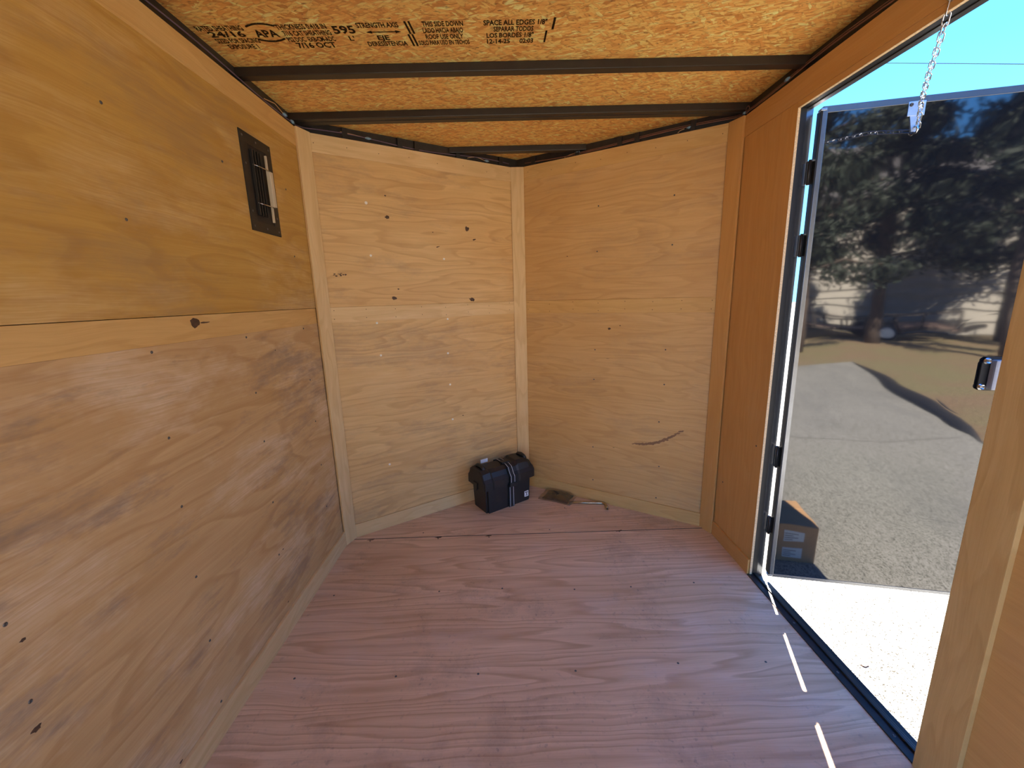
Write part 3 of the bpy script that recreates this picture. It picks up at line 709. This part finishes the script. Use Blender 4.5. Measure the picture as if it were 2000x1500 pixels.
prof2 = [(y-(.0032 if y < BD/2 else -.0032), z+(.0026 if z > .25 else .0012)) for y, z in prof]
ribbon('stripe', SX-.0145, SX-.0115, prof2, .0006, 'strap_line', stp); ribbon('stripe', SX+.0115, SX+.0145, prof2, .0006, 'strap_line', stp)
box('buckle', (SX-.026, -.031, BH-.052), (SX+.026, -.004, BH-.026), 'box_plastic', stp, .003)
box('buckle', (SX-.028, .050, .276), (SX+.028, .085, .284), 'box_plastic', stp, .002)
lb = box('label', (.283, -.0020, .032), (.315, -.0002, .070), 'white_paper', bb, .0004)
for x0, x1, z0, z1 in ((.288, .310, .058, .064), (.296, .302, .044, .056), (.291, .307, .038, .042)): box('label_print', (x0, -.0024, z0), (x1, -.0019, z1), 'ink', lb)
box('lid_tag', (.060, BD-.020, .268), (.112, BD-.018, .292), 'white_paper', lid, .0005, Matrix.Identity(4))

# ------------------------------------------------------------------ bag of hardware and L-shaped wrench
bg = empty('plastic_bag', (.215, .415, 0), -.50); tag(bg, 'clear plastic bag with dark hardware lying on the nose floor beside the battery box', 'bag')
def pillow(name, lx, ly, hz_, mat, seed, nx=16, ny=12, rough_=.25, z0=.0015):
    rg = random.Random(seed); bm = bmesh.new()
    def hfun(u, v): return hz_*(max(0, (1-(2*u-1)**4)*(1-(2*v-1)**4)))**.7
    ph = [rg.random()*6 for _ in range(8)]
    def nz(u, v): return 1+rough_*(math.sin(u*11+ph[0]+3*math.sin(v*7+ph[1]))*.5+math.sin(v*17+ph[2]+2*math.sin(u*9+ph[3]))*.35+math.sin((u+v)*25+ph[4])*.25)
    tp = [[bm.verts.new(((u-.5)*lx*(1+.03*math.sin(v*9+ph[5])), (v-.5)*ly*(1+.04*math.sin(u*8+ph[6])), z0+hfun(u, v)*nz(u, v))) for v in [j/ny for j in range(ny+1)]] for u in [i/nx for i in range(nx+1)]]
    bt = [[bm.verts.new((tp[i][j].co.x, tp[i][j].co.y, z0*.4)) for j in range(ny+1)] for i in range(nx+1)]
    for i in range(nx):
        for j in range(ny):
            bm.faces.new((tp[i][j], tp[i+1][j], tp[i+1][j+1], tp[i][j+1])); bm.faces.new((bt[i][j], bt[i][j+1], bt[i+1][j+1], bt[i+1][j]))
    bm.normal_update()
    for i in range(nx):
        for j in (0, ny): bm.faces.new((tp[i][j], tp[i+1][j], bt[i+1][j], bt[i][j]))
    for j in range(ny):
        for i in (0, nx): bm.faces.new((tp[i][j], tp[i][j+1], bt[i][j+1], bt[i][j]))
    return me_from(name, bm, True)
link('contents', pillow('contents', .175, .120, .024, 'bag_dark', 3), 'bag_dark', bg)
link('film', pillow('film', .225, .150, .028, 'film', 5, 22, 16, .3, .001), 'film', bg)
wr_ = empty('lug_wrench', (.295, .322, 0), -.10); tag(wr_, 'bent L-shaped steel wrench lying on the floor with its end under the bag', 'wrench')
tube('shaft', [(-.02, 0, .0075), (.10, 0, .0075), (.185, 0, .0075), (.197, -.003, .0075), (.204, -.011, .0076), (.207, -.024, .0078), (.209, -.052, .010)], .0072, 'gold_zinc', wr_, 12)
sk = tube('socket', [(.2085, -.048, .0115), (.211, -.078, .0125)], .0112, 'gold_zinc', wr_, 6)
tube('socket_bore', [(.2108, -.0775, .0125), (.2112, -.0785, .0125)], .0065, 'ink', sk, 6)

# ------------------------------------------------------------------ outside: pad, lawn, dark strip, carton
GZ = -.52
def slab(name, pts, z0, z1, mat): return st(prism(name, pts, z0, z1, mat))
slab('concrete_pad', [(-30, -10.6), (2.9, -10.6), (4.05, -10.9), (3.95, -7.2), (3.72, -4.8), (30, -4.6), (30, 40), (-30, 40)], GZ-.15, GZ, 'concrete')
slab('lawn', [(-60, -90), (70, -90), (70, 60), (-60, 60)], GZ-.25, GZ-.022, 'lawn')
bm = bmesh.new()
ep = [(4.02, -10.85, .02), (3.98, -9.2, .07), (3.93, -7.8, .11), (3.88, -6.6, .125), (3.80, -5.5, .09), (3.73, -4.85, .02)]  # low dark strip along the pad, thickest midway and tapering to both ends
tube_bm(bm, [(x, y, GZ-.02) for x, y, r in ep], [r*1.15 for x, y, r in ep], 10)
tag(link('pad_strip', me_from('pad_strip', bm, True), 'dark_strip'), 'long dark low strip between concrete pad and brown lawn', 'dark_strip')
for pts, w in (([(1.2, -4.3), (2.2, -4.55), (2.9, -4.7), (3.6, -4.95)], .012), ([(1.5, -1.25), (1.8, -1.36), (2.4, -1.62)], .006), ([(2.4, -2.6), (3.2, -2.7), (4.5, -2.6)], .008)):
    bm = bmesh.new(); tube_bm(bm, [(x, y, GZ-.003) for x, y in pts], w*.5, 6)
    c = link('slab_crack', me_from('slab_crack', bm), 'dark_strip', bpy.data.objects['concrete_pad'])
stick('pebble', KNOTS[0], I4, 1.62, -.42, GZ, bpy.data.objects['concrete_pad'], (1.6, 1.2, 8))

cb = empty('cardboard_box', (1.50, -1.56, GZ), math.radians(-10)); tag(cb, 'brown cardboard carton with shipping labels on the concrete, reflected in the door', 'carton')
CW, CD, CH = .40, .40, .268
box('body', (-CW, -CD, 0), (0, 0, CH-.003), 'cardboard', cb, .004)
box('flap', (-CW, -CD/2-.06, CH-.004), (0, -.002, CH), 'cardboard', cb, .001); box('flap', (-CW, -CD+.002, CH-.004), (0, -CD/2-.066, CH), 'cardboard', cb, .001)
for z0, z1 in ((.15, .22), (.03, .10)):
    l_ = box('shipping_label', (-.20, -.0005, z0), (-.08, .0012, z1), 'white_paper', cb, .0003)
    for i in range(4): box('label_print', (-.195, .0010, z0+.010+.013*i), (-.195+.05+.03*(i % 2), .0016, z0+.014+.013*i), 'ink', l_)

# ------------------------------------------------------------------ utility trailer on the lawn (seen in the door)
ut = empty('utility_trailer', (6.2, -18.0, GZ-.02), math.radians(-8)); tag(ut, 'low black open utility trailer with silver wheel parked on the lawn', 'trailer')
LT, WT, ZT = 4.2, 1.6, .50
box('frame', (-LT/2, -WT/2, ZT-.10), (LT/2, WT/2, ZT), 'utility_steel', ut, .01)
for i in range(8): box('deck_board', (-LT/2+.02, -WT/2+.02+i*.195, ZT), (LT/2-.02, -WT/2+.20+i*.195, ZT+.03), 'deck_wood', ut, .004)
for y in (-WT/2, WT/2):
    box('side_rail', (-LT/2, y-.025, ZT+.33), (LT/2, y+.025, ZT+.38), 'utility_steel', ut, .006)
    for i in range(6): box('side_post', (-LT/2+i*(LT-.05)/5, y-.025, ZT), (-LT/2+.05+i*(LT-.05)/5, y+.025, ZT+.33), 'utility_steel', ut, .004)
    sg = 1 if y > 0 else -1
    wy = y+sg*.14
    bm = bmesh.new(); bmesh.ops.create_cone(bm, cap_ends=True, segments=32, radius1=.34, radius2=.34, depth=.19); bmesh.ops.bevel(bm, geom=[ed for ed in bm.edges if abs(ed.verts[0].co.z-ed.verts[1].co.z) < .01], offset=.035, segments=3, affect='EDGES')
    wh_ = link('wheel', me_from('wheel', bm, False), 'tyre', ut, Matrix.Translation((.15, wy, .34)) @ Matrix.Rotation(math.pi/2, 4, 'X'))
    bm = bmesh.new(); bmesh.ops.create_cone(bm, cap_ends=True, segments=28, radius1=.235, radius2=.205, depth=.02)
    link('rim', me_from('rim', bm), 'rim', wh_, Matrix.Translation((0, 0, -sg*.100)) @ Matrix.Rotation(0 if sg < 0 else math.pi, 4, 'X'))
    bm = bmesh.new()
    tube_bm(bm, [(.15+.43*math.cos(a), wy, .34+.40*math.sin(a)) for a in [math.pi*k/10 for k in range(11)]], .10, 6)
    for v in bm.verts:
        dx, dz = v.co.x-.15, v.co.z-.34; r = math.hypot(dx, dz); k = (.40+(r-.41)*.12)/max(r, .01); v.co.x = .15+dx*k*1.05; v.co.z = .34+dz*k
    link('fender', me_from('fender', bm), 'utility_steel', ut)
tube('tongue', [(LT/2-.1, -.5, ZT-.05), (LT/2+1.1, 0, ZT-.05), (LT/2-.1, .5, ZT-.05)], .05, 'utility_steel', ut)
gt = box('ramp_gate', (-LT/2-.06, -WT/2, ZT-.1), (-LT/2-.02, WT/2, ZT-.05), 'utility_steel', ut)
for i in range(6): box('gate_bar', (-LT/2-.055, -WT/2+i*(WT-.03)/5, ZT-.05), (-LT/2-.025, -WT/2+.03+i*(WT-.03)/5, ZT+1.1), 'utility_steel', gt)
box('gate_bar', (-LT/2-.06, -WT/2, ZT+1.1), (-LT/2-.02, WT/2, ZT+1.15), 'utility_steel', gt)

# ------------------------------------------------------------------ neighbour house with lapped siding
hs_ = empty('neighbour_house', (10, -21.5, GZ)); tag(hs_, 'beige house with horizontal lap siding beyond the lawn, behind the evergreens', 'house')
box('wall', (-13, -7, 0), (13, -.03, 5.6), 'siding', hs_)
bm = bmesh.new(); add_box(bm, (-13, 0, 0), (13, .012, .36))
for v in bm.verts:
    if v.co.z < .01 and v.co.y > .005: v.co.y = .085
SB = me_from('siding_board', bm); SB.materials.append(M['siding'])
for i in range(15):
    link('siding_board', SB, None, hs_, Matrix.Translation((0, -.03, .02+i*.36)))
prism('roof', [(.6, 5.45), (.6, 5.6), (-3.5, 8.3), (-7.6, 5.6), (-7.6, 5.45)], -13.4, 13.4, 'roof', hs_, frame((0, 0, 0), (0, 1, 0), (0, 0, 1)))

# ------------------------------------------------------------------ evergreen trees
def tree(x, y, h, rad, zlow, seed, n, label, lean=0.0):
    rg = random.Random(seed)
    t = empty('evergreen_tree', (x, y, GZ-.03)); tag(t, label, 'tree', 'evergreens in front of the house')
    pts = [(lean*u*h*.15+.10*math.sin(u*5+seed), .08*math.sin(u*7+seed), h*u) for u in [k/8 for k in range(9)]]
    tube('trunk', pts, [.19*(1-.85*k/8)+.02 for k in range(9)], 'bark', t, 9)
    V, Fc = [], []
    nb = 26
    bms = bmesh.new()
    for b in range(nb):
        u = zlow+(1-zlow)*(b/nb)**.9; a = b*2.4+rg.random(); z = h*u
        L = rad*(1.08-u)**.62*(.75+.5*rg.random()); bx, by = lean*u*h*.15, 0
        tip = Vector((bx+math.cos(a)*L, by+math.sin(a)*L, z-.10*L+.35*rg.random()))
        root = Vector((bx, by, z)); tube_bm(bms, [root, root.lerp(tip, .5)+Vector((0, 0, .12*L)), tip], [.045, .03, .012], 5)
        for k in range(n//nb):
            f = .15+.9*rg.random()**.7; c = root.lerp(tip, f)+Vector((rg.gauss(0, .22), rg.gauss(0, .22), rg.gauss(0, .20)-.12*f))
            dv = Vector((rg.gauss(0, 1), rg.gauss(0, 1), rg.gauss(-.4, .7))).normalized()*(.10+.14*rg.random())
            sv = dv.cross(Vector((rg.gauss(0, 1), rg.gauss(0, 1), rg.gauss(0, 1)))).normalized()*(.022+.028*rg.random())
            i0 = len(V); V += [c-sv*.5, c+sv*.5, c+dv*.6+sv, c+dv, c+dv*.6-sv]; Fc.append((i0, i0+1, i0+2, i0+3, i0+4))
    link('branches', me_from('branches', bms, True), 'bark', t)
    me = bpy.data.meshes.new('foliage'); me.from_pydata([tuple(v) for v in V], [], Fc); me.update()
    fo = link('foliage', me, 'leaf', t); fo['kind'] = 'stuff'
tree(3.1, -13.4, 9.0, 2.0, .26, 1, 15600, 'leftmost tall dark evergreen tree reflected in the door beside the hinge')
tree(5.6, -15.6, 8.4, 2.3, .34, 2, 15600, 'broad dark evergreen tree reflected above the utility trailer wheel', .3)
tree(7.6, -13.0, 9.0, 2.2, .34, 3, 15600, 'dark evergreen tree with tall bare lower trunk reflected right of the chain')
tree(10.4, -15.4, 8.8, 2.3, .40, 4, 13000, 'rightmost dark evergreen tree reflected above the door latch', -.3)
tree(10.2, -19.0, 8.5, 2.0, .30, 5, 10400, 'evergreen tree standing closest to the siding wall, right of the utility trailer')

# power line beyond the trailer
tag(tube('power_line', [(8, 31.9, 18.6+.0), (18.7, 21.3, 12.4), (22.48, 17.68, 10.51), (34, 6.4, 4.9+1)], .02, 'cable'), 'thin overhead power line crossing the blue sky above the open door', 'cable')
